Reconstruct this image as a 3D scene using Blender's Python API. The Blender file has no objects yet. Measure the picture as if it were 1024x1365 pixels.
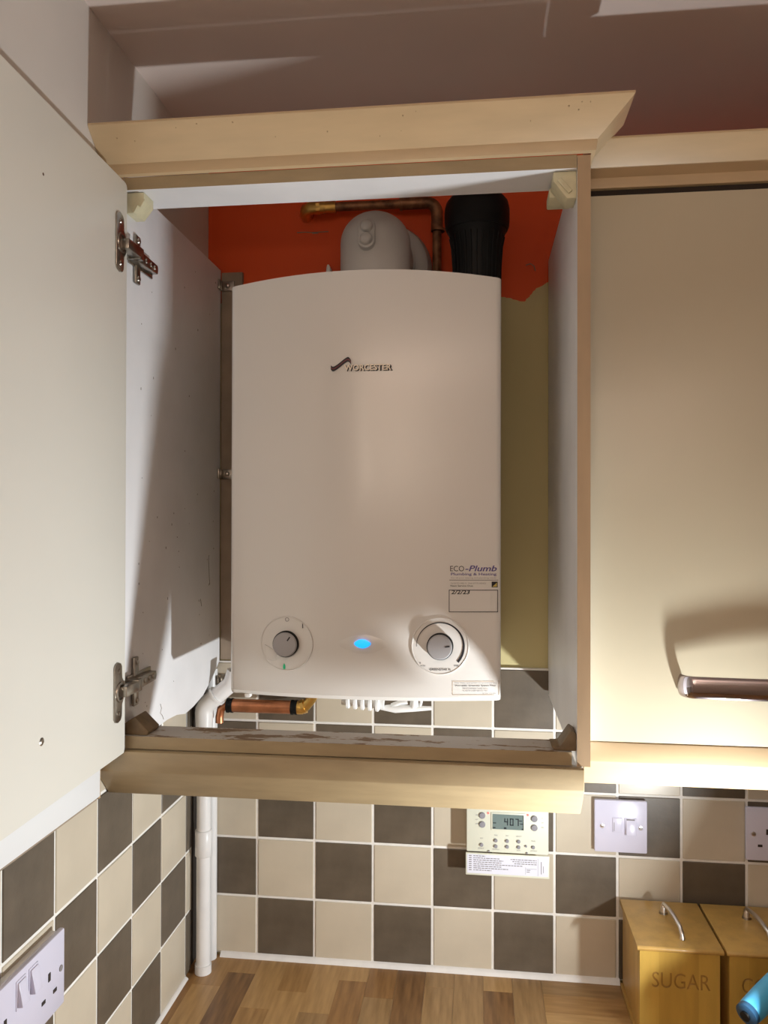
import bpy, bmesh, math, random
from mathutils import Vector, Matrix
random.seed(7)
S = bpy.context.scene
COL = S.collection
PI = math.pi

# ------------------------------------------------------------------ camera
def add_camera():
    y, p, r = .1194, .0069, .0022
    fw = Vector((-math.sin(y)*math.cos(p), math.cos(y)*math.cos(p), math.sin(p)))
    r0 = Vector((math.cos(y), math.sin(y), 0)); u0 = r0.cross(fw)
    rt = r0*math.cos(r)+u0*math.sin(r); up = u0*math.cos(r)-r0*math.sin(r)
    cam = bpy.data.cameras.new('camera'); o = bpy.data.objects.new('camera', cam); COL.objects.link(o)
    M = Matrix(((rt.x, up.x, -fw.x, .3826), (rt.y, up.y, -fw.y, -1.34), (rt.z, up.z, -fw.z, .7641), (0, 0, 0, 1)))
    o.matrix_world = M
    cam.sensor_fit = 'HORIZONTAL'; cam.sensor_width = 36; cam.lens = 1047.36*36/1024; cam.clip_start = .02
    S.camera = o
add_camera()
# ------------------------------------------------------------------ world, exposure, lights
w = bpy.data.worlds.new('world'); S.world = w; w.use_nodes = True
w.node_tree.nodes['Background'].inputs[0].default_value = (.02, .018, .016, 1)
w.node_tree.nodes['Background'].inputs[1].default_value = 1
S.view_settings.view_transform = 'Standard'; S.view_settings.look = 'None'
S.view_settings.gamma = 1; S.view_settings.use_curve_mapping = False
S.view_settings.exposure = 0.0
def area(name, loc, aim, size, power, col, shape='DISK', sizey=None, spread=None):
    l = bpy.data.lights.new(name, 'AREA'); l.shape = shape; l.size = size
    if sizey: l.size_y = sizey
    l.energy = power; l.color = col
    if spread: l.spread = spread
    o = bpy.data.objects.new(name, l); COL.objects.link(o); o.location = loc
    o.rotation_euler = Vector(aim).to_track_quat('-Z', 'Y').to_euler()
    return o
# the work light low on the worktop side, just right of the frame, aimed left at the cupboard
area('work_light', (.755, -.446, .225), (-.88, -.05, .40), .036, 7.4, (.93, .98, 1))
# added warm fill lights, unseen behind the photographer, bounced off the ceiling
area('fill_light', (.25, -2.65, .80), (-.05, -.1, 1), .45, 17, (1, .91, .80))
area('fill_light', (.75, -2.25, .80), (-.25, -.15, 1), .45, 9, (1, .91, .80))

# ------------------------------------------------------------------ materials
MATS = {}
def mat(name, col, rough=.5, metal=0, noise=0, nscale=20, spec=.5, coat=0, emit=None, est=0, bump=0, bscale=200, col2=None, stretch=(1, 1, 1), lo=.35, hi=.65):
    m = bpy.data.materials.new(name); m.use_nodes = True; nt = m.node_tree; b = nt.nodes['Principled BSDF']
    b.inputs['Base Color'].default_value = (*col, 1); b.inputs['Roughness'].default_value = rough
    b.inputs['Metallic'].default_value = metal; b.inputs['Specular IOR Level'].default_value = spec
    b.inputs['Coat Weight'].default_value = coat; b.inputs['Coat Roughness'].default_value = .08
    if emit: b.inputs['Emission Color'].default_value = (*emit, 1); b.inputs['Emission Strength'].default_value = est
    tc = nt.nodes.new('ShaderNodeTexCoord'); mp = nt.nodes.new('ShaderNodeMapping'); mp.inputs['Scale'].default_value = stretch
    nt.links.new(tc.outputs['Object'], mp.inputs[0])
    if noise or col2:
        n = nt.nodes.new('ShaderNodeTexNoise'); n.inputs['Scale'].default_value = nscale; n.inputs['Detail'].default_value = 6
        nt.links.new(mp.outputs[0], n.inputs['Vector'])
        r = nt.nodes.new('ShaderNodeValToRGB'); r.color_ramp.elements[0].position = lo; r.color_ramp.elements[1].position = hi
        c2 = col2 if col2 else tuple(c*(1-noise) for c in col)
        r.color_ramp.elements[0].color = (*c2, 1); r.color_ramp.elements[1].color = (*col, 1)
        nt.links.new(n.outputs['Fac'], r.inputs[0]); nt.links.new(r.outputs[0], b.inputs['Base Color'])
    if bump:
        n2 = nt.nodes.new('ShaderNodeTexNoise'); n2.inputs['Scale'].default_value = bscale; n2.inputs['Detail'].default_value = 4
        nt.links.new(mp.outputs[0], n2.inputs['Vector'])
        bp = nt.nodes.new('ShaderNodeBump'); bp.inputs['Strength'].default_value = bump; bp.inputs['Distance'].default_value = .001
        nt.links.new(n2.outputs['Fac'], bp.inputs['Height']); nt.links.new(bp.outputs[0], b.inputs['Normal'])
    MATS[name] = m
    return m
mat('plaster', (.72, .66, .60), .8, noise=.06, nscale=6, bump=.15, bscale=60)
mat('wall_dark', (.30, .25, .20), .7)
mat('ceiling_paint', (.76, .64, .58), .85, noise=.05, nscale=4)
mat('tile_cream', (.60, .525, .41), .28, noise=.08, nscale=14, bump=.05, bscale=300)
mat('tile_brown', (.135, .105, .074), .42, noise=.28, nscale=26, bump=.15, bscale=160, lo=.3, hi=.7)
mat('grout', (.86, .83, .78), .8, noise=.08, nscale=60)
mat('casing', (.77, .74, .70), .16, spec=.5, coat=.3)
mat('white_plastic', (.80, .79, .77), .3)
mat('plate_white', (.64, .62, .74), .25)
mat('pipe_white', (.82, .81, .80), .35, noise=.06, nscale=20)
mat('flue_grey', (.58, .56, .53), .45, noise=.04, nscale=30)
mat('melamine', (.86, .85, .86), .4, noise=.08, nscale=9, lo=.3, hi=.55)
mat('door_cream', (.56, .495, .36), .30, noise=.03, nscale=5, coat=.15)
mat('door_back', (.80, .77, .69), .38, noise=.03, nscale=5)
mat('vinyl_tan', (.42, .32, .185), .42, noise=.12, nscale=18, stretch=(1, 4, 4))
mat('vinyl_cream', (.62, .455, .27), .33, noise=.08, nscale=12, stretch=(1, 5, 5))
mat('edge_brown', (.50, .35, .21), .5, noise=.15, nscale=30, stretch=(1, 1, .2))
mat('black_plastic', (.004, .004, .004), .5, spec=.25)
mat('black_ink', (.01, .008, .012), .5)
mat('grey_ink', (.22, .20, .20), .6)
mat('blue_ink', (.09, .07, .25), .5)
mat('dial_grey', (.40, .39, .40), .35)
mat('button_grey', (.26, .25, .27), .4)
mat('nickel', (.42, .38, .33), .28, metal=1, noise=.25, nscale=80)
mat('chrome', (.45, .40, .42), .10, metal=1)
mat('chrome_bright', (.75, .70, .66), .3, metal=1)
mat('copper', (.62, .25, .12), .35, metal=.85, noise=.35, nscale=45)
mat('copper_dull', (.36, .17, .08), .45, metal=.6, noise=.6, nscale=60)
mat('brass', (.80, .50, .14), .28, metal=.9, noise=.2, nscale=60)
mat('block_cream', (.72, .66, .44), .45, noise=.1, nscale=80)
mat('block_brown', (.22, .15, .08), .55, noise=.3, nscale=60)
mat('beech', (.60, .36, .10), .38, noise=.16, nscale=9, stretch=(6, 6, 1), coat=.1)
mat('beech_light', (.66, .42, .09), .38, noise=.12, nscale=9, stretch=(6, 6, 1), coat=.1)
mat('beech_mid', (.60, .37, .075), .38, noise=.14, nscale=9, stretch=(6, 6, 1), coat=.1)
mat('beech_dark', (.46, .26, .06), .4, noise=.2, nscale=9, stretch=(6, 6, 1))
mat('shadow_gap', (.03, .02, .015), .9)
mat('blue_plastic', (.08, .42, .72), .3, noise=.12, nscale=30)
mat('blue_dark', (.02, .07, .14), .35)
mat('prog_cream', (.70, .70, .58), .35, noise=.02)
mat('paper', (.70, .70, .78), .6)
mat('lcd', (.16, .21, .20), .3)
mat('lcd_ink', (.015, .02, .025), .5)
mat('red_led', (.9, .18, .16), .3, emit=(1, .12, .12), est=.5)
mat('blue_led', (.05, .35, .9), .2, emit=(.0, .33, 1), est=1.5)
mat('green_mark', (.02, .55, .25), .4)
mat('gold', (.55, .42, .10), .4)
mat('caulk', (.84, .81, .78), .5, noise=.06, nscale=50)
mat('sill_white', (.84, .84, .84), .35)
mat('logo_red', (.14, .015, .025), .35)
mat('logo_letters', (.95, .84, .70), .4)
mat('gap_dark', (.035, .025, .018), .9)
mat('brown_strip', (.34, .26, .19), .7, noise=.15, nscale=30)
mat('fluff', (.12, .07, .04), .9)
STAVES = []
for k, (c, c2) in enumerate([((.34, .185, .085), (.22, .11, .05)), ((.42, .25, .125), (.30, .165, .075)), ((.26, .14, .07), (.13, .065, .033)), ((.37, .23, .13), (.25, .15, .08)), ((.48, .30, .16), (.37, .22, .11))]):
    for ax in (0, 1):
        STAVES.append(mat('stave_%d_%d' % (k, ax), tuple(v*(1.06, 1.02, .78)[i] for i, v in enumerate(c)), .38, col2=tuple(v*(.92, .88, .66)[i] for i, v in enumerate(c2)), nscale=7, stretch=((14, 1.6, 1), (1.6, 14, 1))[ax], lo=.3, hi=.7))
def special_materials():
    # orange paint with a ragged lower edge over cream emulsion, on the wall behind the boiler
    m = mat('orange_wall', (.1, .1, .1), .6, bump=.3, bscale=70); nt = m.node_tree; b = nt.nodes['Principled BSDF']
    g = nt.nodes.new('ShaderNodeNewGeometry'); sx = nt.nodes.new('ShaderNodeSeparateXYZ'); nt.links.new(g.outputs['Position'], sx.inputs[0])
    n = nt.nodes.new('ShaderNodeTexNoise'); n.inputs['Scale'].default_value = 30; n.inputs['Detail'].default_value = 5
    nt.links.new(g.outputs['Position'], n.inputs['Vector'])
    ma = nt.nodes.new('ShaderNodeMath'); ma.operation = 'MULTIPLY_ADD'; ma.inputs[1].default_value = .045
    nt.links.new(n.outputs['Fac'], ma.inputs[0]); nt.links.new(sx.outputs['Z'], ma.inputs[2])
    # the brushed edge climbs towards the cupboard side
    cu = nt.nodes.new('ShaderNodeMapRange'); cu.inputs['From Min'].default_value = .465; cu.inputs['From Max'].default_value = .51
    cu.inputs['To Min'].default_value = 1.157; cu.inputs['To Max'].default_value = 1.19
    nt.links.new(sx.outputs['X'], cu.inputs['Value'])
    gt = nt.nodes.new('ShaderNodeMath'); gt.operation = 'GREATER_THAN'
    nt.links.new(ma.outputs[0], gt.inputs[0]); nt.links.new(cu.outputs[0], gt.inputs[1])
    mx = nt.nodes.new('ShaderNodeMix'); mx.data_type = 'RGBA'
    mx.inputs[6].default_value = (.60, .52, .26, 1); mx.inputs[7].default_value = (.80, .085, .004, 1)
    nt.links.new(gt.outputs[0], mx.inputs[0]); nt.links.new(mx.outputs[2], b.inputs['Base Color'])
    # worn top of the bottom rail: white melamine with brown torn patches
    m = mat('worn_rail', (.5, .5, .5), .6); nt = m.node_tree; b = nt.nodes['Principled BSDF']
    tc = nt.nodes.new('ShaderNodeTexCoord'); mp = nt.nodes.new('ShaderNodeMapping'); mp.inputs['Scale'].default_value = (1, 3.2, 1)
    n = nt.nodes.new('ShaderNodeTexNoise'); n.inputs['Scale'].default_value = 16; n.inputs['Detail'].default_value = 9; n.inputs['Roughness'].default_value = .65
    r = nt.nodes.new('ShaderNodeValToRGB'); e = r.color_ramp.elements
    e[0].position = .53; e[0].color = (.50, .46, .41, 1); e[1].position = .57; e[1].color = (.19, .11, .05, 1)
    x = e.new(.55); x.color = (.34, .24, .14, 1)
    nt.links.new(tc.outputs['Object'], mp.inputs[0]); nt.links.new(mp.outputs[0], n.inputs['Vector']); nt.links.new(n.outputs['Fac'], r.inputs[0]); nt.links.new(r.outputs[0], b.inputs['Base Color'])
special_materials()

# ------------------------------------------------------------------ mesh helpers
def box(bm, x0, x1, y0, y1, z0, z1, bev=0, seg=2):
    t = bmesh.new()
    vs = [t.verts.new((x, y, z)) for x in (x0, x1) for y in (y0, y1) for z in (z0, z1)]
    for f in ((0, 1, 3, 2), (4, 6, 7, 5), (0, 4, 5, 1), (2, 3, 7, 6), (0, 2, 6, 4), (1, 5, 7, 3)): t.faces.new([vs[i] for i in f])
    bmesh.ops.recalc_face_normals(t, faces=t.faces)
    if bev: bmesh.ops.bevel(t, geom=t.edges[:], offset=bev, segments=seg, affect='EDGES', profile=.5)
    merge(bm, t)
def merge(bm, t, M=None):
    if M is not None: t.transform(M)
    me = bpy.data.meshes.new('tmp'); t.to_mesh(me); t.free(); bm.from_mesh(me); bpy.data.meshes.remove(me)
def poly(bm, pts, axis, a, b, bev=0):
    """prism: 2-D outline pts pushed from a to b along axis ('x': pts=(y,z), 'y': pts=(x,z), 'z': pts=(x,y))"""
    def v(p, t): return {'x': (t, p[0], p[1]), 'y': (p[0], t, p[1]), 'z': (p[0], p[1], t)}[axis]
    t = bmesh.new(); A = [t.verts.new(v(p, a)) for p in pts]; B = [t.verts.new(v(p, b)) for p in pts]; n = len(pts)
    t.faces.new(A); t.faces.new(B[::-1])
    for i in range(n): t.faces.new((A[i], B[i], B[(i+1) % n], A[(i+1) % n]))
    bmesh.ops.recalc_face_normals(t, faces=t.faces)
    if bev: bmesh.ops.bevel(t, geom=t.edges[:], offset=bev, segments=2, affect='EDGES', profile=.5)
    merge(bm, t)
def tube(bm, pts, r, seg=20, caps=True, rr=None, flat=None):
    """tube along pts; rr = radius per point; flat=(a,b) elliptic section with a along z"""
    pts = [Vector(p) for p in pts]; n = len(pts); t = bmesh.new(); rings = []
    prev = None
    for i, p in enumerate(pts):
        d = (pts[min(i+1, n-1)]-pts[max(i-1, 0)]).normalized()
        if prev is None: u = d.orthogonal().normalized() if not flat else Vector((0, 0, 1))
        else: u = (prev-d*prev.dot(d)).normalized()
        prev = u; v = d.cross(u); ra = rr[i] if rr else r
        ring = []
        for k in range(seg):
            a = 2*PI*k/seg
            if flat: ring.append(t.verts.new(p+u*math.cos(a)*flat[0]+v*math.sin(a)*flat[1]))
            else: ring.append(t.verts.new(p+u*math.cos(a)*ra+v*math.sin(a)*ra))
        rings.append(ring)
    for i in range(n-1):
        for k in range(seg): t.faces.new((rings[i][k], rings[i][(k+1) % seg], rings[i+1][(k+1) % seg], rings[i+1][k]))
    if caps: t.faces.new(rings[0][::-1]); t.faces.new(rings[-1])
    bmesh.ops.recalc_face_normals(t, faces=t.faces)
    merge(bm, t)
def lathe(bm, prof, c, axis='z', seg=36):
    """prof = [(radius, height)] spun about axis through c"""
    t = bmesh.new(); rings = []
    for r, h in prof:
        ring = []
        for k in range(seg):
            a = 2*PI*k/seg; x, y = r*math.cos(a), r*math.sin(a)
            q = {'z': (x, y, h), 'y': (x, -h, y), 'x': (h, x, y)}[axis]
            ring.append(t.verts.new(Vector(c)+Vector(q)))
        rings.append(ring)
    for i in range(len(rings)-1):
        for k in range(seg): t.faces.new((rings[i][k], rings[i][(k+1) % seg], rings[i+1][(k+1) % seg], rings[i+1][k]))
    if prof[0][0] > 1e-5: t.faces.new(rings[0][::-1])
    if prof[-1][0] > 1e-5: t.faces.new(rings[-1])
    bmesh.ops.remove_doubles(t, verts=t.verts, dist=1e-6); bmesh.ops.recalc_face_normals(t, faces=t.faces)
    merge(bm, t)
def arc(c, r, a0, a1, n, plane):
    out = []
    for i in range(n+1):
        a = math.radians(a0+(a1-a0)*i/n); u, v = r*math.cos(a), r*math.sin(a)
        out.append({'xz': (c[0]+u, c[1], c[2]+v), 'yz': (c[0], c[1]+u, c[2]+v), 'xy': (c[0]+u, c[1]+v, c[2])}[plane])
    return out
def obj(name, bm, m, parent=None, smooth=None, mats=None):
    me = bpy.data.meshes.new(name); bm.to_mesh(me); bm.free()
    for q in (mats or [m]): me.materials.append(MATS[q] if isinstance(q, str) else q)
    if smooth is not None:
        me.polygons.foreach_set('use_smooth', [True]*len(me.polygons)); me.set_sharp_from_angle(angle=math.radians(smooth))
    o = bpy.data.objects.new(name, me); COL.objects.link(o)
    if parent is not None:
        o.parent = parent
        if parent.type == 'EMPTY': o.location = -Vector(parent['base'])
    return o
def part(name, parent, m, *boxes, bev=0, smooth=None):
    bm = bmesh.new()
    for b in boxes: box(bm, *b, bev=bev)
    return obj(name, bm, m, parent, 40 if (bev and smooth is None) else smooth)
def tag(o, label, cat, group=None):
    o['label'] = label; o['category'] = cat
    if group: o['group'] = group
    return o
def thing(name, loc, label, cat, group=None):
    o = bpy.data.objects.new(name, None); COL.objects.link(o); o.location = loc; o['base'] = tuple(loc); o.empty_display_size = .05
    return tag(o, label, cat, group)
def struct(name, bm, m, smooth=None):
    o = obj(name, bm, m, None, smooth); o['kind'] = 'structure'; return o
def text_mesh(body, width=None, height=None, extrude=0, shear=0, bold=0, spacing=1):
    cu = bpy.data.curves.new('text', 'FONT'); cu.body = body; cu.size = 1; cu.extrude = extrude; cu.shear = shear; cu.offset = bold; cu.space_character = spacing
    cu.resolution_u = 3
    ob = bpy.data.objects.new('text', cu); COL.objects.link(ob)
    dg = bpy.context.evaluated_depsgraph_get(); me = bpy.data.meshes.new_from_object(ob.evaluated_get(dg))
    bpy.data.objects.remove(ob)
    xs = [v.co.x for v in me.vertices]; ys = [v.co.y for v in me.vertices]
    x0, x1, y0, y1 = min(xs), max(xs), min(ys), max(ys)
    sx = width/(x1-x0) if width else height/(y1-y0); sy = height/(y1-y0) if height else sx
    for v in me.vertices: v.co = ((v.co.x-x0)*sx, (v.co.y-y0)*sy, v.co.z)
    return me
def text_obj(name, body, x, z, yf, m, parent, width=None, height=None, **k):
    """lettering facing -y with its lower left corner at (x, z); yf(x) gives the surface"""
    me = text_mesh(body, width, height, **k)
    for v in me.vertices:
        X = x+v.co.x; v.co = (X, yf(X)-.0005, z+v.co.y)
    me.materials.append(MATS[m]); me.name = name
    o = bpy.data.objects.new(name, me); COL.objects.link(o); o.parent = parent
    if parent.type == 'EMPTY': o.location = -Vector(parent['base'])
    return o

# ------------------------------------------------------------------ the room
P = .102; ZC = 1.393
bm = bmesh.new(); box(bm, -.35, 2.6, .008, .15, -.95, ZC+.05); wall_back = struct('wall_back', bm, 'orange_wall')
bm = bmesh.new(); box(bm, -.35, -.107, -3.2, .008, -.95, ZC+.05); wall_left = struct('wall_left', bm, 'plaster')
bm = bmesh.new(); box(bm, 2.5, 2.65, -3.2, .008, -.95, ZC+.05); struct('wall_right', bm, 'wall_dark')
bm = bmesh.new(); box(bm, -.35, 2.65, -3.3, -3.2, -.95, ZC+.05); struct('wall_front', bm, 'plaster')
bm = bmesh.new(); box(bm, -.35, 2.65, -3.3, .15, ZC, ZC+.1); struct('ceiling', bm, 'ceiling_paint')
bm = bmesh.new(); box(bm, -.35, 2.65, -3.3, .15, -1.0, -.92); struct('floor', bm, 'stave_1_0')
bm = bmesh.new(); box(bm, -.1075, -.095, -.39, .008, .513, ZC); box(bm, -.1075, -.095, -3.2, -.39, .43, ZC)
obj('plaster_coat', bm, 'plaster', wall_left)
# tiles: one shared mesh per size and colour
TM = {}
def tile_mesh(wd, ht, brown, wall):
    key = (round(wd, 4), round(ht, 4), brown, wall)
    if key not in TM:
        bm = bmesh.new(); g = .0021
        if wall == 'b': box(bm, g, wd-g, 0, .0085, g, ht-g, bev=.0009, seg=1)
        else: box(bm, -.1078, -.099, -wd+g, -g, g, ht-g, bev=.0009, seg=1)
        me = bpy.data.meshes.new('tile'); bm.to_mesh(me); bm.free(); me.materials.append(MATS['tile_brown' if brown else 'tile_cream']); TM[key] = me
    return TM[key]
def tile(me, loc, parent):
    o = bpy.data.objects.new('tile', me); COL.objects.link(o); o.parent = parent; o.location = loc
for i in range(-1, 15):
    for j in range(5):
        x0 = i*P; wd = P
        if i == -1: x0 = -.0885; wd = .0885
        tile(tile_mesh(wd, P, (i+j) % 2 == 0, 'b'), (x0, random.uniform(-.0003, .0003), j*P), wall_back)
for k in range(-2, 12):
    for j in range(5):
        y1 = -(k*P+.18); wd = P
        if k == -2: y1 = -.050; wd = .078-.050
        if j == 4 and k > 1: continue
        tile(tile_mesh(wd, P, (k+j) % 2 == 0, 'l'), (random.uniform(-.0003, .0003), y1, j*P-.001), wall_left)
bm = bmesh.new(); box(bm, -.088, 15*P, .0016, .0088, 0, 5*P+.001); obj('grout', bm, 'grout', wall_back)
bm = bmesh.new(); box(bm, -.1078, -.1006, -(12*P+.18), -.050, 0, 4*P); box(bm, -.1078, -.1006, -.384, -.050, 4*P, 5*P); obj('grout', bm, 'grout', wall_left)
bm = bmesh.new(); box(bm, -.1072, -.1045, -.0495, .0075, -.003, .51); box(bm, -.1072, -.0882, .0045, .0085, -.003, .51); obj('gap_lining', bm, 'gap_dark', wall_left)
# white sealant bead along the worktop
bm = bmesh.new(); poly(bm, [(.001, -.004), (-.009, -.003), (-.006, .0005), (-.001, .004), (.001, .004)], 'x', -.064, .615); struct('trim_1', bm, 'caulk', 40)
bm = bmesh.new(); poly(bm, [(-.1, -.004), (-.094, -.003), (-.0955, -.001), (-.0985, .001), (-.1, .001)], 'y', -1.3, -.078); struct('trim_2', bm, 'caulk', 40)
# white board along the left wall above the tiles
bm = bmesh.new(); box(bm, -.1065, -.0870, -1.6, -.402, .4135, .480, bev=.002); struct('trim_3', bm, 'sill_white', 40)
bm = bmesh.new(); box(bm, -.1065, -.0925, -1.6, -.402, .4085, .4133); struct('trim_shadow', bm, 'brown_strip')  # brown strip standing in for the shadow under the white board
bm = bmesh.new(); box(bm, -.0985, -.090, -.4015, -.396, .410, .462); struct('trim_4', bm, 'edge_brown')

# cracked plaster line and blemishes on the painted wall
bm = bmesh.new()
tube(bm, [(.066, .0079, 1.2635), (.080, .0079, 1.2640), (.094, .0079, 1.2625), (.104, .0079, 1.2630), (.122, .0079, 1.2632)], .0008, 6)
tube(bm, [(.462, .0079, 1.192), (.470, .0079, 1.1945), (.476, .0079, 1.190), (.478, .0079, 1.182)], .0008, 6)
box(bm, .093, .104, .0072, .0082, 1.2605, 1.2635, bev=.0004)
obj('crack', bm, 'brown_strip', wall_back, 60)
# ------------------------------------------------------------------ worktop with its staves
wt = thing('worktop', (.5, -.3, -.043), 'laminate worktop of mixed brown wood staves under the tiles', 'worktop')
part('board', wt, 'edge_brown', (-.1065, 1.6, -.60, .0015, -.043, -.0038))
part('board', wt, 'edge_brown', (-.1065, .45, -1.25, -.601, -.043, -.0038))
SM = {}
def stave(x0, x1, y0, y1, ax):
    L, W = round(x1-x0, 3), round(y1-y0, 3)
    kind = random.randrange(5); key = (L, W, kind, ax)
    if key not in SM:
        bm = bmesh.new(); box(bm, 0, L-.0003, 0, W-.0003, -.0008, .0008, bev=.0001, seg=1)
        me = bpy.data.meshes.new('stave'); bm.to_mesh(me); bm.free(); me.materials.append(STAVES[kind*2+ax]); SM[key] = me
    o = bpy.data.objects.new('stave', SM[key]); COL.objects.link(o); o.parent = wt
    o.location = Vector((x0, y0, -.0038+random.uniform(0, .00008)))-Vector(wt['base'])
x = .487
while x > -.10:
    x0 = max(x-.0475, -.1065); y = 0.0
    first = True
    while y > -1.2:
        ln = random.choice((.05, .09, .14, .20)) if first else random.choice((.14, .18, .24, .3)); first = False
        stave(x0, x, y-ln, y, 0); y -= ln
    x = x0
y = 0.0
while y > -.59:
    y0 = max(y-.0475, -.6); x = .487
    while x < 1.55:
        ln = random.choice((.09, .14, .2, .3)); stave(x, x+ln, y0, y, 1); x += ln
    y = y0

# ------------------------------------------------------------------ boiler cupboard
FY = -.385
cab = thing('boiler_cupboard', (.215, -.19, .469), 'open tall cream wall cupboard around the white boiler, door swung out to the left', 'cupboard')
def side(name, pts, x0, x1, face):
    bm = bmesh.new(); poly(bm, pts, 'x', x0, x1); o = obj(name, bm, 'melamine', cab, mats=['melamine', 'edge_brown'])
    for p in o.data.polygons:
        if p.normal.y < -.8: p.material_index = 1
    return o
# left side board with its broken lower back corner, right side board notched over the tiles
side('side_panel', [(FY, .469), (FY, 1.198), (-.004, 1.198), (-.004, .512), (-.045, .488), (-.085, .470), (-.13, .462), (-.165, .459), (-.20, .466), (-.235, .468), (-.27, .4665), (-.30, .469)], -.084, -.068, 0)
side('side_panel', [(FY, .469), (FY, 1.1965), (.006, 1.1965), (.006, .513), (-.002, .512), (-.002, .474), (-.012, .469)], .4995, .5150, 1)
o = part('top_rail', cab, 'melamine', (-.0675, .499, FY, -.322, 1.1815, 1.1975)); o.data.materials.append(MATS['vinyl_tan'])
for p in o.data.polygons:
    if p.normal.y < -.8: p.material_index = 1
o = part('bottom_rail', cab, 'worn_rail', (-.0675, .4935, FY+.001, -.332, .4695, .4852)); o.data.materials.append(MATS['vinyl_tan']); o['label'] = 'bottom rail with torn, chipped white top face'
for p in o.data.polygons:
    if p.normal.y < -.8: p.material_index = 1
# cornice: profile swept round the mitred right corner
def cornice(parent, fy, zb, x0, xc, ret, m):
    prof = [(0, zb-.0005), (.005, zb+.001), (.0065, zb+.010), (.0065, zb+.0135), (.0100, zb+.0165), (.041, zb+.044), (.043, zb+.0465), (.043, zb+.049), (.040, zb+.0505), (.004, zb+.0505), (0, zb+.046)]
    bm = bmesh.new(); cols = []
    for o_, z in prof:
        row = [bm.verts.new((x0, fy-o_, z))]
        if ret is None: row.append(bm.verts.new((xc, fy-o_, z)))
        else:
            row.append(bm.verts.new((xc+o_, fy-o_, z))); row.append(bm.verts.new((xc+o_, ret(o_), z)))
        cols.append(row)
    n = len(prof)
    for i in range(n):
        a, b = cols[i], cols[(i+1) % n]
        for k in range(len(a)-1): bm.faces.new((a[k], a[k+1], b[k+1], b[k]))
    bm.faces.new([c[0] for c in cols][::-1]); bm.faces.new([c[-1] for c in cols])
    bmesh.ops.recalc_face_normals(bm, faces=bm.faces)
    return obj('cornice', bm, m, parent, 25)
cornice(cab, FY-.0005, 1.1985, -.0945, .5155, lambda o_: -.311-min(.043, o_+.014), 'vinyl_cream')
def pelmet(parent, fy, zt, h1, h2, dep, x0, x1, m):
    bm = bmesh.new(); b = .0015
    poly(bm, [(fy, zt), (fy, zt-h1), (fy+dep, zt-h1-h2), (fy+dep+.012, zt-h1-h2), (fy+.019, zt-h1+.004), (fy+.019, zt)], 'x', x0, x1, bev=.0012)
    return obj('pelmet', bm, m, parent, 30)
rs = random.Random(5); bm = bmesh.new()
for k in range(16):
    xx = rs.uniform(-.08, .52); f_ = rs.uniform(.12, .95)**.6; r_ = rs.uniform(.0004, .0009)
    yy = FY-.0105-.031*f_; zz = 1.1985+.0165+.0275*f_
    box(bm, xx-r_, xx+r_, yy-.0006, yy+.0010, zz-r_, zz+r_)
o = obj('dirt_specks', bm, 'edge_brown', cab); o['kind'] = 'stuff'
pelmet(cab, -.3935, .4682, .0255, .040, .036, -.0985, .507, 'vinyl_tan')
part('brown_strip', cab, 'brown_strip', (-.0675, -.0300, -.0005, .0078, .514, 1.1950))  # strip added to darken the wall between side board and boiler
# scuffs on the inside of the left side board
rs = random.Random(11); bm = bmesh.new()
for k in range(46):
    yy = rs.uniform(-.36, -.03); zz = rs.uniform(.50, .82) if k % 3 else rs.uniform(.82, 1.17)
    l = rs.uniform(.0008, .0035); ww = rs.uniform(.0004, .0008)
    box(bm, -.0683, -.0678, yy-ww, yy+ww, zz-l/2, zz+l/2)
for pts_ in ([(-.060, .700), (-.062, .690), (-.060, .676), (-.058, .660), (-.056, .650)], [(-.100, .630), (-.095, .618)], [(-.262, .497), (-.258, .490), (-.262, .484), (-.255, .479), (-.250, .472)]):
    tube(bm, [(-.0680, a, b) for a, b in pts_], .0005, 5)
o = obj('scuff_marks', bm, 'fluff', cab); o['kind'] = 'stuff'
# corner joint blocks
def block(m, pts, y0, y1, lab=None):
    bm = bmesh.new(); poly(bm, pts, 'y', y0, y1, bev=.0012)
    o = obj('joint_block', bm, m, cab, 30)
    if lab: o['label'] = lab
    return o
b1 = block('block_cream', [(-.068, 1.1812), (-.044, 1.1812), (-.044, 1.170), (-.056, 1.1545), (-.068, 1.1545)], -.378, -.348)
bm = bmesh.new()
for q in (0, 1): poly(bm, [(-.0600+q*.009, 1.1560+q*.007), (-.0562+q*.009, 1.1535+q*.007), (-.0500+q*.009, 1.1640+q*.006), (-.0538+q*.009, 1.1665+q*.006)], 'y', -.3815, -.3775, bev=.0008)
obj('clip', bm, 'block_cream', b1)
b2 = block('block_cream', [(.4995, 1.1812), (.472, 1.1812), (.472, 1.170), (.488, 1.1485), (.4995, 1.1485)], -.378, -.346)
bm = bmesh.new(); poly(bm, [(.4765, 1.1700), (.4805, 1.1732), (.4945, 1.1570), (.4900, 1.1535)], 'y', -.3815, -.3775, bev=.0008); obj('clip', bm, 'block_cream', b2)
part('mounting_plate', cab, 'block_cream', (.470, .4995, -.345, -.305, 1.163, 1.176), bev=.002)
block('block_brown', [(-.068, .4855), (-.036, .4855), (-.034, .4905), (-.053, .5085), (-.068, .4990)], -.380, -.345, 'brown joint block in lower corner')
block('block_brown', [(.4995, .4855), (.474, .4855), (.470, .4900), (.480, .4905), (.4935, .5100), (.4995, .506)], -.380, -.345, 'brown joint block in lower corner')
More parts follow.
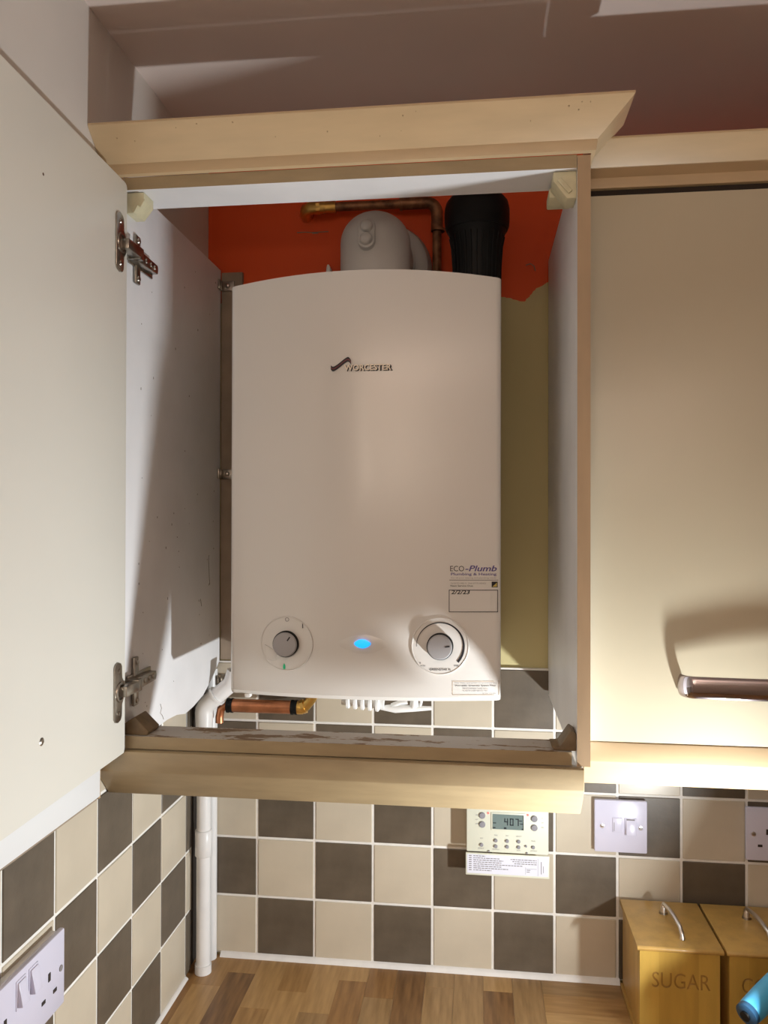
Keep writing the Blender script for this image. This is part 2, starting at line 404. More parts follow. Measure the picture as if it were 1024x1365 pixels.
# steel angle brackets screwed at the back of the left side board
for z in (1.170, .839, .4790+.0):
    bm = bmesh.new(); box(bm, -.068, -.065, -.020, -.001, z-.008, z+.009, bev=.0006); box(bm, -.0655, -.044, -.004, -.0005+.001, z-.008, z+.009, bev=.0006)
    o = obj('angle_bracket', bm, 'nickel', cab, 30)
    bm = bmesh.new(); lathe(bm, [(0, .003), (.002, .0028), (.0038, .0012), (.0040, 0)], (-.055, -.0042, z+.001), 'y', 16); obj('screw', bm, 'chrome_bright', o, 50)
# door: local frame, hinge edge at origin, leaf running towards -y, inner face at local x=0
door_bm = bmesh.new()
pts = [(-.000, .0), (-.000, -.500), (-.018, -.500), (-.018, .0)]
def door_leaf():
    t = bmesh.new(); z0, z1 = .4675, 1.1850; r = .006
    out = [(-.002, z0), (-.498, z0), (-.5, z0+.002), (-.5, z1-.002), (-.498, z1), (-r, z1), (-r*.3, z1-r*.3), (0, z1-r), (0, z0+r), (-r*.3, z0+r*.3)]
    poly(t, out, 'x', -.018, 0, bev=.0016)
    return t
M = Matrix.Translation((-.0585, -.3945, 0)) @ Matrix.Rotation(math.radians(1.9), 4, 'Z')
merge(door_bm, door_leaf(), M)
door = obj('door', door_bm, 'door_back', cab, 30)
def hinge(zc, sgn):
    bm = bmesh.new()
    t = bmesh.new()   # cup plate on the door: long tall plate with rounded ends
    out = [(-.036, zc-.031), (-.033, zc-.035), (-.026, zc-.037), (-.018, zc-.035), (-.015, zc-.031), (-.014, zc-.016), (-.008, zc-.009), (-.008, zc+.010), (-.014, zc+.017), (-.015, zc+.031), (-.018, zc+.035), (-.026, zc+.037), (-.033, zc+.035), (-.036, zc+.031)]
    poly(t, out, 'x', 0, .0022, bev=.0007)
    lathe(t, [(.0125, 0), (.0120, .0022), (.0095, .0026), (.0080, -.0005), (0, -.0005)], (.0015, -.0215, zc), 'x', 24)
    for dz in (.026, -.026): lathe(t, [(0, .0018), (.0025, .0014), (.0036, 0)], (.0022, -.0245, zc+dz), 'x', 14)
    merge(bm, t, M)
    # knuckle arm bridging to the cabinet side
    zz = zc
    box(bm, -.0600, -.0470, -.4150, -.3780, zz-.0065, zz+.0065, bev=.0012)
    box(bm, -.0680, -.0480, -.3800, -.3680, zz-.0078, zz+.0078, bev=.001)
    poly(bm, [(-.3700, zz-.0082), (-.3700, zz+.0082), (-.3080, zz+.0062), (-.3060, zz), (-.3080, zz-.0062)], 'x', -.0665, -.0545, bev=.0012)
    # mounting plate with wings up and down
    box(bm, -.0675, -.0648, -.3740, -.3020, zz-.0105, zz+.0105, bev=.0006)
    box(bm, -.0675, -.0630, -.3580, -.3440, zz-.032, zz+.032, bev=.0018)
    for yy, dz in ((-.351, .025), (-.351, -.025)): lathe(bm, [(0, .0022), (.003, .0018), (.0042, 0)], (-.063, yy, zz+dz), 'x', 14)
    for yy in (-.318, -.330, -.345): lathe(bm, [(0, .0018), (.003, .0014), (.0038, 0)], (-.0545, yy, zz), 'x', 14)
    o = obj('hinge', bm, 'nickel', door, 35)
    return o
hinge(1.1030, 1); hinge(.5480, -1)
bm = bmesh.new(); lathe(bm, [(0, .0012), (.0025, .001), (.0042, 0)], M @ Vector((.0002, -.203, .5385)), 'x', 18); obj('screw', bm, 'nickel', door, 50)
bm = bmesh.new(); lathe(bm, [(0, .0004), (.0016, 0)], M @ Vector((.0002, -.2055, 1.108)), 'x', 10); box(bm, -.0590, -.0578, -.4290, -.4275, .4655+.008, .4715+.008); obj('blemish', bm, 'fluff', door)

# ------------------------------------------------------------------ neighbouring cupboard
cb = thing('wall_cupboard', (.82, -.16, .484), 'closed cream wall cupboard with a chrome handle, right of the boiler cupboard', 'cupboard')
part('carcass', cb, 'melamine', (.5155, 1.115, -.3065, -.0005, .4845, 1.184))
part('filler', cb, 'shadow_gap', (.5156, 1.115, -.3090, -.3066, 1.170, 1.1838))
cd = part('door', cb, 'door_cream', (.5170, 1.113, -.3285, -.3095, .4835, 1.1700), bev=.0022)
cornice(cb, -.3070, 1.1845, .5157, 1.16, None, 'vinyl_cream')
pelmet(cb, -.3290, .4834, .0245, .037, .030, .5157, 1.113, 'vinyl_cream')
# bow handle, flat strap with a rounded face
hp = []
for i in range(9):
    a = PI/2*i/8; hp.append((.6315+.014*(1-math.cos(a)), -.3310-.0170*math.sin(a), .5585))
for i in range(1, 13):
    t_ = i/12; hp.append((.6455+(.9-.6455-.014)*t_, -.3480-.005*math.sin(PI*t_), .5585))
for i in range(1, 9):
    a = PI/2*i/8; hp.append((.886+.014*math.sin(a), -.3480+.0170*(1-math.cos(a)), .5585))
bm = bmesh.new(); tube(bm, hp, .013, 28, True, flat=(.0135, .0042)); hd = obj('handle', bm, 'chrome', cd, 60)
hd['label'] = 'chrome bow handle'

# ------------------------------------------------------------------ boiler
XL, XR, Z0, Z1 = .0300, .4137, .5125, 1.0935
XM = (XL+XR)/2; HW = (XR-XL)/2
def fy(x, d=0):
    u = max(-1, min(1, (x-XM)/HW)); y = -.250-.016*(1-u*u)
    e = HW-abs(x-XM); r = .007
    if e < r: y += r-math.sqrt(max(0, r*r-(r-e)**2))
    return y
boi = thing('boiler', (XM, -.1, Z0), 'white wall-hung gas boiler with two dials, inside the open cupboard', 'boiler')
bm = bmesh.new()
us = [-1, -.995, -.985, -.97, -.96]+[-.9+.1*i for i in range(19)]+[.96, .97, .985, .995, 1]
us = sorted(us); NZ = 14; grid = []
def ztop(u): return Z1+.0135*(1-u*u)
rows = []
for j in range(NZ+1):
    row = []
    for u in us:
        x = XM+u*HW; t_ = j/NZ; z = Z0-.0015*(1-u*u)+(ztop(u)-Z0+.0015*(1-u*u))*t_
        yy = fy(x); 
        if j == 0: yy += .006
        row.append(bm.verts.new((x, yy, z)))
    rows.append(row)
    if j == 0:
        row = []
        for u in us: row.append(bm.verts.new((XM+u*HW, fy(XM+u*HW), Z0-.0015*(1-u*u)+.006)))
        rows.append(row)
    if j == NZ-1:
        pass
for a, b in zip(rows, rows[1:]):
    for k in range(len(us)-1): bm.faces.new((a[k], a[k+1], b[k+1], b[k]))
back = [[bm.verts.new((XM+u*HW, -.004, z)) for u in us] for z in (Z0+.001, Z1)]
topv, botv = rows[-1], rows[0]
for k in range(len(us)-1):
    bm.faces.new((topv[k], topv[k+1], back[1][k+1], back[1][k])); bm.faces.new((botv[k+1], botv[k], back[0][k], back[0][k+1]))
    bm.faces.new((back[0][k], back[0][k+1], back[1][k+1], back[1][k]))
for s, kk in ((1, 0), (-1, -1)):
    loop = [r[kk] for r in rows]+[back[1][kk], back[0][kk]]
    bm.faces.new(loop if s > 0 else loop[::-1])
bmesh.ops.recalc_face_normals(bm, faces=bm.faces)
obj('casing', bm, 'casing', boi, 30)
F0 = fy
def disc_on(bm, cx, cz, r, th, seg=48, r0=0):
    t = bmesh.new(); rings = []
    for rr, h in ((r0, th), (r-.0008, th), (r, th-.0006), (r, -.001)):
        if rr < 1e-6: rings.append([t.verts.new((cx, fy(cx)-h, cz))]); continue
        rings.append([t.verts.new((cx+rr*math.cos(2*PI*k/seg), fy(cx+rr*math.cos(2*PI*k/seg))-h, cz+rr*math.sin(2*PI*k/seg))) for k in range(seg)])
    for a, b in zip(rings, rings[1:]):
        for k in range(seg):
            if len(a) == 1: t.faces.new((a[0], b[k], b[(k+1) % seg]))
            else: t.faces.new((a[k], b[k], b[(k+1) % seg], a[(k+1) % seg]))
    bmesh.ops.recalc_face_normals(t, faces=t.faces); merge(bm, t)
def ring_on(bm, cx, cz, r, w_, a0=0, a1=360, w1=None, h=.0012, n=64):
    """flat printed/raised arc of width w_ growing to w1"""
    t = bmesh.new(); A = []; B = []
    for i in range(n+1):
        f = i/n; a = math.radians(a0+(a1-a0)*f); ww = w_+((w1 if w1 is not None else w_)-w_)*f
        for rr, L in ((r-ww/2, A), (r+ww/2, B)):
            x = cx+rr*math.cos(a); L.append(t.verts.new((x, fy(x)-h, cz+rr*math.sin(a))))
    for i in range(n): t.faces.new((A[i], A[i+1], B[i+1], B[i]))
    bmesh.ops.recalc_face_normals(t, faces=t.faces); 
    for f in t.faces:
        if f.normal.y > 0: f.normal_flip()
    merge(bm, t)
def torus_on(bm, cx, cz, r, rr, a0=0, a1=360, h=.001):
    n = 56; pts = []
    for i in range(n+1):
        a = math.radians(a0+(a1-a0)*i/n); x = cx+r*math.cos(a); pts.append((x, fy(x)-h, cz+r*math.sin(a)))
    tube(bm, pts, rr, 8, True)
def knob(cx, cz, ang, R, lab):
    bm = bmesh.new(); disc_on(bm, cx, cz, R, .0014); torus_on(bm, cx, cz, R, .0010, h=.0012)
    # moulded wedge behind the left and under side of the knob
    k0 = obj('dial', bm, 'casing', boi, 30); k0['label'] = lab
    yk = fy(cx)
    bm = bmesh.new(); lathe(bm, [(.0182, -.002), (.0182, .008), (.0172, .0095), (0, .0095)], (cx, yk, cz), 'y', 40); obj('knob_rim', bm, 'black_plastic', k0, 40)
    bm = bmesh.new(); lathe(bm, [(.0168, .004), (.0168, .0120), (.0155, .0138), (.008, .0142), (0, .0142)], (cx, yk, cz), 'y', 40); obj('knob', bm, 'dial_grey', k0, 40)
    a = math.radians(ang); bm = bmesh.new()
    t = bmesh.new(); box(t, .0070, .0135, -.0003, .0003, -.0009, .0009)
    merge(bm, t, Matrix.Translation((cx, yk-.0143, cz)) @ Matrix.Rotation(-a, 4, 'Y')); obj('pointer', bm, 'black_ink', k0)
    return k0
d1 = knob(.1162, .5872, 55, .0375, 'power dial marked 0 and I with a green mark')
d2 = knob(.3310, .5882, 8, .0385, 'round dial with a thickening black arc')
yf2 = lambda x: fy(x)-.0014
text_obj('marking', 'O', .1140, .6180, yf2, 'grey_ink', d1, height=.0058)
bm = bmesh.new(); ring_on(bm, .1400, .6135, .0001, .001, h=.002); box(bm, .1393, .1401, fy(.14)-.0022, fy(.14)-.0010, .6095, .6160); obj('marking', bm, 'black_ink', d1)
bm = bmesh.new(); t = bmesh.new(); vv = [t.verts.new((x, fy(.1130)-.0022, z)) for x, z in ((.1130, .5600), (.1112, .5560), (.1115, .5515), (.1148, .5515), (.1150, .5560))]; t.faces.new(vv); merge(bm, t); o = obj('marking', bm, 'green_mark', d1); o['label'] = 'green flame-shaped mark'
bm = bmesh.new(); poly(bm, [(.0845, .5850), (.1040, .5745), (.1000, .5655), (.1060, .5640), (.0960, .5625), (.0870, .5650)], 'y', fy(.09)-.0032, fy(.09)-.0005, bev=.0006); obj('moulding', bm, 'casing', d1, 40)
bm = bmesh.new(); ring_on(bm, .3310, .5882, .0322, .0007, 181, 90, .0015, h=.0021); ring_on(bm, .3310, .5882, .0322, .0015, 90, -42, .0034, h=.0021); obj('arc_scale', bm, 'black_ink', d2)
text_obj('marking', 'min', .3035, .5605, yf2, 'black_ink', d2, width=.0075, height=.0020)
text_obj('marking', 'e', .3030, .5640, yf2, 'black_ink', d2, height=.0022)
text_obj('marking', 'max', .3500, .5605, yf2, 'black_ink', d2, width=.0065, height=.0020)
text_obj('marking', 'GREENSTAR Ri', .3165, .5548, yf2, 'black_ink', boi, width=.0290, height=.0032, bold=.012)
# indicator lamp in its eye-shaped moulding
def eye(bm, cx, cz, a, b, h, n=40, hh=0):
    t = bmesh.new(); c = t.verts.new((cx, fy(cx)-h, cz)); ring = []; r2 = []
    for k in range(n):
        th = 2*PI*k/n; x = cx+a*math.cos(th); z = cz+b*math.sin(th)*(1-.35*abs(math.cos(th))**2)
        ring.append(t.verts.new((x, fy(x)-hh, z)))
    for k in range(n): t.faces.new((c, ring[k], ring[(k+1) % n]))
    bmesh.ops.recalc_face_normals(t, faces=t.faces)
    for f in t.faces:
        if f.normal.y > 0: f.normal_flip()
    merge(bm, t)
bm = bmesh.new(); eye(bm, .2250, .5890, .040, .0145, .0030, hh=-.0004); il = obj('indicator_housing', bm, 'casing', boi, 60)
bm = bmesh.new(); eye(bm, .2245, .5902, .0115, .0062, .0042, hh=.0030); o = obj('indicator_light', bm, 'blue_led', il, 60); o['label'] = 'lit blue indicator lamp'
# raised emblem and lettering
def ribbon(bm, off, w_, h):
    pts = []
    for i in range(25):
        t_ = i/24; x = .1790+.0285*t_
        s = t_*t_*(3-2*t_); z = .9680+.0150*s+off
        if t_ < .15: z += .003*(1-t_/.15)*(1-t_/.15)-.0012*0
        if t_ > .80: z -= .006*((t_-.80)/.2)**2
        pts.append((x, z))
    t = bmesh.new(); A = [t.verts.new((x, fy(x)-h, z)) for x, z in pts]; B = [t.verts.new((x, fy(x)-h, z+w_)) for x, z in pts]
    A2 = [t.verts.new((x, fy(x)+.0005, z)) for x, z in pts]; B2 = [t.verts.new((x, fy(x)+.0005, z+w_)) for x, z in pts]
    for i in range(24):
        t.faces.new((A[i], A[i+1], B[i+1], B[i])); t.faces.new((A2[i], A2[i+1], A[i+1], A[i])); t.faces.new((B[i], B[i+1], B2[i+1], B2[i]))
    bmesh.ops.recalc_face_normals(t, faces=t.faces); merge(bm, t)
bm = bmesh.new(); ribbon(bm, .0022, .0022, .0016); ribbon(bm, -.0018, .0022, .0016); em = obj('emblem', bm, 'black_ink', boi); em['label'] = 'black and dark red wave emblem'
bm = bmesh.new(); ribbon(bm, .0004, .0018, .0014); obj('stripe', bm, 'logo_red', em)
text_obj('lettering', 'WORCESTER', .1985, .9662, lambda x: fy(x)-.0001, 'black_ink', boi, width=.0672, height=.0088, bold=.045)  # dark offset copy paints the shadow of the pale letters
o = text_obj('lettering', 'WORCESTER', .1978, .9672, lambda x: fy(x)-.0010, 'logo_letters', boi, width=.0658, height=.0084, bold=.03); o['label'] = 'raised pale lettering with painted dark shadow'
def line_strip(bm, x0, x1, z, h, yo=.0006, f=fy):
    n = max(1, int((x1-x0)/.01)); t = bmesh.new()
    A = [t.verts.new((x0+(x1-x0)*i/n, f(x0+(x1-x0)*i/n)-yo, z)) for i in range(n+1)]; B = [t.verts.new((x0+(x1-x0)*i/n, f(x0+(x1-x0)*i/n)-yo, z+h)) for i in range(n+1)]
    for i in range(n): t.faces.new((A[i], A[i+1], B[i+1], B[i]))
    merge(bm, t)
def frame_strip(bm, x0, x1, z0, z1, w_, yo=.0006):
    line_strip(bm, x0, x1, z0, w_, yo); line_strip(bm, x0, x1, z1-w_, w_, yo)
    line_strip(bm, x0, x0+w_, z0, z1-z0, yo); line_strip(bm, x1-w_, x1, z0, z1-z0, yo)
# service sticker
bm = bmesh.new(); line_strip(bm, .3425, .4105, .6335, .0665, .0003); stk = obj('service_sticker', bm, 'casing', boi); stk['label'] = 'service sticker with installer name and hand-written date'
text_obj('lettering', 'ECO', .3445, .6905, fy, 'black_ink', stk, width=.0190, height=.0074)
text_obj('lettering', '-Plumb', .3650, .6905, fy, 'blue_ink', stk, width=.0430, height=.0080, shear=.25, bold=.015)
text_obj('lettering', 'Plumbing & Heating', .3455, .6838, fy, 'blue_ink', stk, width=.0620, height=.0048, bold=.015)
text_obj('lettering', 'For all your heating and plumbing needs', .3460, .6803, fy, 'grey_ink', stk, width=.0610, height=.0020)
text_obj('lettering', 'Tel 01733 000111  Mob 07770 000222', .3450, .6732, fy, 'grey_ink', stk, width=.0480, height=.0018)
text_obj('lettering', 'Next Service Due:', .3450, .6695, fy, 'black_ink', stk, width=.0310, height=.0024, bold=.01)
text_obj('lettering', '2/2/23', .3458, .6592, fy, 'black_ink', stk, width=.0255, height=.0056, shear=.15, bold=.02)
bm = bmesh.new(); line_strip(bm, .3435, .4100, .6782, .0006); frame_strip(bm, .3428, .4098, .6345, .6652, .0009); obj('ruled_box', bm, 'black_ink', stk)
bm = bmesh.new(); line_strip(bm, .4010, .4092, .6686, .0078, .0006); g = obj('emblem', bm, 'black_ink', stk)
bm = bmesh.new(); t = bmesh.new(); vv = [t.verts.new((x, fy(x)-.0010, z)) for x, z in ((.4020, .6695), (.4082, .6695), (.4082, .6752))]; t.faces.new(vv); merge(bm, t); obj('emblem', bm, 'gold', stk)
# lower printed notice
bm = bmesh.new(); frame_strip(bm, .3478, .4112, .5212, .5402, .0005); nt_ = obj('printed_notice', bm, 'edge_brown', boi); nt_['label'] = 'small boxed printed notice'
text_obj('lettering', 'Your boiler and system are protected by a', .3505, .5366, fy, 'grey_ink', nt_, width=.0575, height=.0019)
text_obj('lettering', 'Worcester Greenstar System Filter', .3510, .5326, fy, 'black_ink', nt_, width=.0560, height=.0027, bold=.012)
text_obj('lettering', 'SERVICE ENGINEER: PLEASE CLEAN', .3620, .5292, fy, 'grey_ink', nt_, width=.0340, height=.0018)
text_obj('lettering', 'FILTER AT EVERY SERVICE VISIT', .3620, .5262, fy, 'grey_ink', nt_, width=.0340, height=.0016)
text_obj('lettering', '8 716 117 320', .3890, .5226, fy, 'grey_ink', nt_, width=.0180, height=.0013)
# hanging bottom lip catch
part('catch', boi, 'white_plastic', (.0520, .0600, -.2500, -.2380, .5070, .5122), bev=.001)

# ------------------------------------------------------------------ flue, black cap, pipes above
FX = .2220; FYY = -.120
fl = thing('flue_elbow', (FX, FYY, Z1), 'rounded grey-white flue elbow rising from the boiler top into the wall', 'flue')
bm = bmesh.new(); t = bmesh.new()
prof = [(.0550, Z1+.0125), (.0550, Z1+.098)]
for i in range(1, 13):
    a = PI/2*i/12; prof.append((.0550*math.cos(a), Z1+.098+.0500*math.sin(a)))
lathe(bm, prof, (FX, FYY, 0), 'z', 48)
tube(bm, [(FX, FYY, Z1+.093), (FX, -.0005, Z1+.093)], .0535, 48)
obj('elbow', bm, 'flue_grey', fl, 40)
bm = bmesh.new(); tube(bm, [(FX, -.045, Z1+.093), (FX, -.039, Z1+.093)], .0555, 48); obj('seam_ring', bm, 'flue_grey', fl, 40)
bm = bmesh.new(); prof = [(.0545, .030), (.066, .0295), (.0725, .024), (.0735, .016), (.0780, .008), (.0785, 0)]
lathe(bm, prof, (FX+.0035, -.0005, Z1+.093), 'y', 48); obj('wall_collar', bm, 'flue_grey', fl, 40)
# sampling port: raised oval with two plugs
def stadium(cx, cz, r, h, n=12):
    return [(cx+r*math.cos(PI*i/n), cz+h+r*math.sin(PI*i/n)) for i in range(n+1)]+[(cx+r*math.cos(PI+PI*i/n), cz-h+r*math.sin(PI+PI*i/n)) for i in range(n+1)]
PX = .2160; PZ = 1.1890
bm = bmesh.new(); t = bmesh.new(); poly(t, stadium(0, 0, .0128, .0115), 'y', -.006, .035, bev=.0015)
RM = Matrix.Translation((PX, -.1745, PZ)) @ Matrix.Rotation(math.radians(-9), 4, 'X')
merge(bm, t, RM); sp = obj('sampling_port', bm, 'flue_grey', fl, 30)
for dz in (.010, -.0105):
    bm = bmesh.new(); t = bmesh.new(); lathe(t, [(0, .0135), (.007, .0128), (.0092, .0100), (.0098, .006)], (0, 0, dz), 'y', 24); merge(bm, t, RM); obj('plug', bm, 'flue_grey', sp, 50)
# black ribbed cap
CX, CY = .3800, -.120
bc = thing('plume_cap', (CX, CY, Z1), 'black ribbed plastic pot with a wide domed cap, behind the boiler top', 'pipe cap')
bm = bmesh.new(); lathe(bm, [(.0360, Z1+.0115), (.0365, 1.150), (.0385, 1.180), (.0420, 1.197), (.0460, 1.208)], (CX, CY, 0), 'z', 48); bd = obj('body', bm, 'black_plastic', bc, 40)
for k in range(28):
    a = 2*PI*k/28
    if math.sin(a) > .3: continue
    bm = bmesh.new(); tube(bm, [(CX+rr*math.cos(a), CY+rr*math.sin(a), z) for rr, z in ((.0362, 1.108), (.0367, 1.150), (.0387, 1.180), (.0420, 1.196))], .0012, 6); obj('rib', bm, 'black_plastic', bd, 50)
bm = bmesh.new(); lathe(bm, [(.0465, 1.206), (.0492, 1.212), (.0500, 1.222), (.0500, 1.238), (.0475, 1.249), (.041, 1.257), (.030, 1.261), (.0295, 1.2635), (.012, 1.2665), (0, 1.267)], (CX, CY, 0), 'z', 48); obj('cap', bm, 'black_plastic', bc, 40)
# copper pipe on the orange wall
cp = thing('copper_pipe', (.2, -.02, 1.29), 'dull copper pipe with brass elbow running over the orange wall', 'pipe')
PY = -.018
run = [(.118, PY, 1.2955), (.28, PY, 1.2955)]+arc((.294, PY, 1.2765), .019, 90, 0, 6, 'xz')+[(.313, PY, 1.255), (.313, PY, 1.108)]
bm = bmesh.new(); tube(bm, run, .0075, 16); obj('pipe', bm, 'copper_dull', cp, 40)
bm = bmesh.new(); tube(bm, [(.252, PY, 1.2955), (.283, PY, 1.2955)]+arc((.294, PY, 1.2765), .019, 80, 10, 6, 'xz')+[(.313, PY, 1.275), (.313, PY, 1.246)], .0100, 18); obj('elbow', bm, 'copper_dull', cp, 40)
bm = bmesh.new(); tube(bm, [(.315, PY, 1.250), (.315, PY, 1.246)], .0115, 18); tube(bm, [(.250, PY, 1.2955), (.254, PY, 1.2955)], .0112, 18); obj('collar', bm, 'copper_dull', cp, 40)
bm = bmesh.new(); tube(bm, [(.121, PY, 1.2955), (.096, PY, 1.2955), (.088, PY+.004, 1.2935), (.084, PY+.014, 1.291), (.084, .0075, 1.291)], .0108, 18); tube(bm, [(.140, PY, 1.2955), (.121, PY, 1.2955)], .0098, 18); tube(bm, [(.113, PY, 1.2955), (.107, PY, 1.2955)], .0122, 6); obj('compression_elbow', bm, 'brass', cp, 40)
bm = bmesh.new(); poly(bm, [(.1215, 1.185), (.130, 1.185), (.129, 1.195), (.1265, 1.1995), (.124, 1.1995), (.1225, 1.195)], 'y', -.012, .0075, bev=.001); tag(obj('wall_clip', bm, 'white_plastic', None, 40), 'small grey clip on the orange wall left of the flue', 'clip')

# ------------------------------------------------------------------ pipes in the corner and under the boiler
wp = thing('waste_pipe', (-.0768, -.058, -.003), 'white plastic waste pipe standing in the tiled corner, elbow under the boiler', 'pipe')
WX, WY = -.0768, -.056
bm = bmesh.new(); tube(bm, [(WX, WY, -.0028), (WX, WY, .415)], .0118, 24); obj('pipe', bm, 'pipe_white', wp, 50)
bm = bmesh.new(); tube(bm, [(WX, WY, .193), (WX, WY, .1945), (WX, WY, .236), (WX, WY, .2375)], .0140, 24, rr=[.0128, .0142, .0142, .0128]); obj('coupling', bm, 'pipe_white', wp, 50)
bm = bmesh.new(); tube(bm, [(WX, WY, -.0026), (WX, WY, .012)], .0138, 24); obj('coupling', bm, 'pipe_white', wp, 50)
ang = math.radians(40); ex, ez = math.cos(ang), math.sin(ang)
el = [(WX, WY, .408), (WX, WY, .434)]+[(WX+.022*(1-math.cos(a)), WY, .434+.022*math.sin(a)) for a in (math.radians(q) for q in (15, 30, 50))]
lx, lz = el[-1][0], el[-1][2]
el += [(lx+.020*ex, WY, lz+.020*ez)]
bm = bmesh.new(); tube(bm, el, .0162, 28, rr=[.0140]+[.0152]*(len(el)-1)); obj('elbow', bm, 'pipe_white', wp, 50)
bm = bmesh.new(); tube(bm, [(lx+.012*ex, WY, lz+.012*ez), (lx+.050*ex, WY, lz+.050*ez), (lx+.060*ex, WY, .505)], .0140, 28); obj('bend', bm, 'pipe_white', wp, 50)
bm = bmesh.new(); tube(bm, [(lx+.016*ex, WY, lz+.016*ez), (lx+.020*ex, WY, lz+.020*ez)], .0175, 28); obj('socket_ring', bm, 'pipe_white', wp, 50)
bm = bmesh.new(); tube(bm, [(-.0790, -.0125, -.0028), (-.0790, -.0125, .50)], .0105, 20); tag(obj('corner_pipe', bm, 'pipe_white', None, 50), 'second thin white pipe close behind the waste pipe in the corner', 'pipe')
cq = thing('copper_tail', (.02, -.03, .44), 'bright copper pipe with black clips lying level below the boiler', 'pipe')
QY = -.036; QZ = .4425
bm = bmesh.new(); tube(bm, [(-.040, QY, QZ), (.085, QY, QZ)], .0112, 24); obj('pipe', bm, 'copper', cq, 50)
bm = bmesh.new(); tube(bm, [(-.036, QY, QZ), (-.047, QY, QZ-.001), (-.054, QY, QZ-.007), (-.0565, QY, QZ-.020), (-.0565, QY, QZ-.030)], .0070, 18); obj('bend', bm, 'copper', cq, 50)
for xx in (-.043, .069):
    bm = bmesh.new(); tube(bm, [(xx, QY, QZ), (xx+.0035, QY, QZ)], .0125, 24); tube(bm, [(xx+.0075, QY, QZ), (xx+.0105, QY, QZ)], .0125, 24); tube(bm, [(xx, QY, QZ), (xx+.0100, QY, QZ)], .0118, 24); obj('clip', bm, 'black_plastic', cq, 40)
bm = bmesh.new(); tube(bm, [(.080, QY, QZ), (.086, QY, QZ), (.094, QY, QZ+.004), (.104, QY-.004, QZ+.016), (.109, QY-.010, QZ+.028), (.111, QY-.016, QZ+.044), (.111, QY-.02, .508)], .0100, 18, rr=[.0115, .0115, .0095, .0088, .0100, .0112, .0112]); tube(bm, [(.0875, QY, QZ+.001), (.0925, QY, QZ+.003)], .0125, 8); obj('brass_elbow', bm, 'brass', cq, 40)
fk = thing('filling_link', (.22, -.19, .48), 'white ribbed plastic filling link hanging under the boiler', 'valve')
bm = bmesh.new(); tube(bm, [(.184, -.195, .4975), (.246, -.195, .4930)], .0095, 20); obj('core', bm, 'white_plastic', fk, 40)
for k in range(5):
    x = .190+k*.0108; bm = bmesh.new(); tube(bm, [(x, -.195, .4970-k*.0008), (x+.0018, -.195, .4970-k*.0008), (x+.0052, -.195, .4966-k*.0008), (x+.007, -.195, .4966-k*.0008)], .013, 20, rr=[.0105, .0140, .0140, .0105]); obj('ribbed_ring', bm, 'white_plastic', fk, 40)
fk2 = thing('lever_key', (.27, -.19, .48), 'white plastic lever key in front of the tiles below the boiler middle', 'valve key')
bm = bmesh.new(); tube(bm, [(.240, -.19, .484), (.262, -.19, .4835), (.288, -.19, .4840), (.315, -.19, .4855)], .0035, 10, rr=[.003, .0065, .0045, .0028]); obj('stem', bm, 'white_plastic', fk2, 40)
bm = bmesh.new(); tube(bm, [(.258, -.19, .486), (.268, -.19, .492), (.279, -.19, .4955)], .004, 10, rr=[.0055, .0035, .0055]); obj('wing', bm, 'white_plastic', fk2, 40)
bm = bmesh.new(); tube(bm, [(.287, -.19, .483), (.290, -.19, .490), (.290, -.19, .500)], .005, 12, rr=[.0040, .0068, .0050]); tube(bm, [(.297, -.19, .4830), (.300, -.19, .494), (.299, -.19, .5095)], .0022, 8); obj('wing', bm, 'white_plastic', fk2, 40)

# ------------------------------------------------------------------ programmer on the tiles
pg = thing('heating_programmer', (.431, 0, .21), 'cream heating programmer with a small grey screen, half under the cupboard pelmet', 'heating control')
PF = -.030
pb = part('case', pg, 'prog_cream', (.3640, .4975, PF, -.0005, .2125, .2960), bev=.002)
part('screen_frame', pg, 'prog_cream', (.4040, .4600, PF-.0012, PF-.0002, .2500, .2790), bev=.0006)
lc = part('screen', pg, 'lcd', (.4068, .4572, PF-.0016, PF-.0010, .2520, .2765)); lc['label'] = 'grey screen reading 407'
pf = lambda x: PF-.0018
def seg7(bm, x, z, w_, h, on, s=.0014):
    y0, y1 = PF-.0021, PF-.0016
    R = {'a': (x, x+w_, z+h-s, z+h), 'g': (x, x+w_, z+h/2-s/2, z+h/2+s/2), 'd': (x, x+w_, z, z+s), 'f': (x, x+s, z+h/2, z+h), 'b': (x+w_-s, x+w_, z+h/2, z+h), 'e': (x, x+s, z, z+h/2), 'c': (x+w_-s, x+w_, z, z+h/2)}
    for q in on: a = R[q]; box(bm, a[0], a[1], y0, y1, a[2], a[3])
bm = bmesh.new()
seg7(bm, .4260, .2590, .0058, .0115, 'fgbc'); seg7(bm, .4350, .2590, .0058, .0115, 'abcdef'); seg7(bm, .4438, .2590, .0055, .0115, 'abc')
for a in ((.4500, .4545, .2665, .2678), (.4515, .4562, .2615, .2628), (.4540, .4568, .2530, .2545), (.4072, .4125, .2615, .2628), (.4072, .4115, .2535, .2552), (.4253, .4292, .2530, .2556), (.4562, .4571, .2525, .2760)): box(bm, a[0], a[1], PF-.0021, PF-.0016, a[2], a[3])
obj('digits', bm, 'lcd_ink', lc)
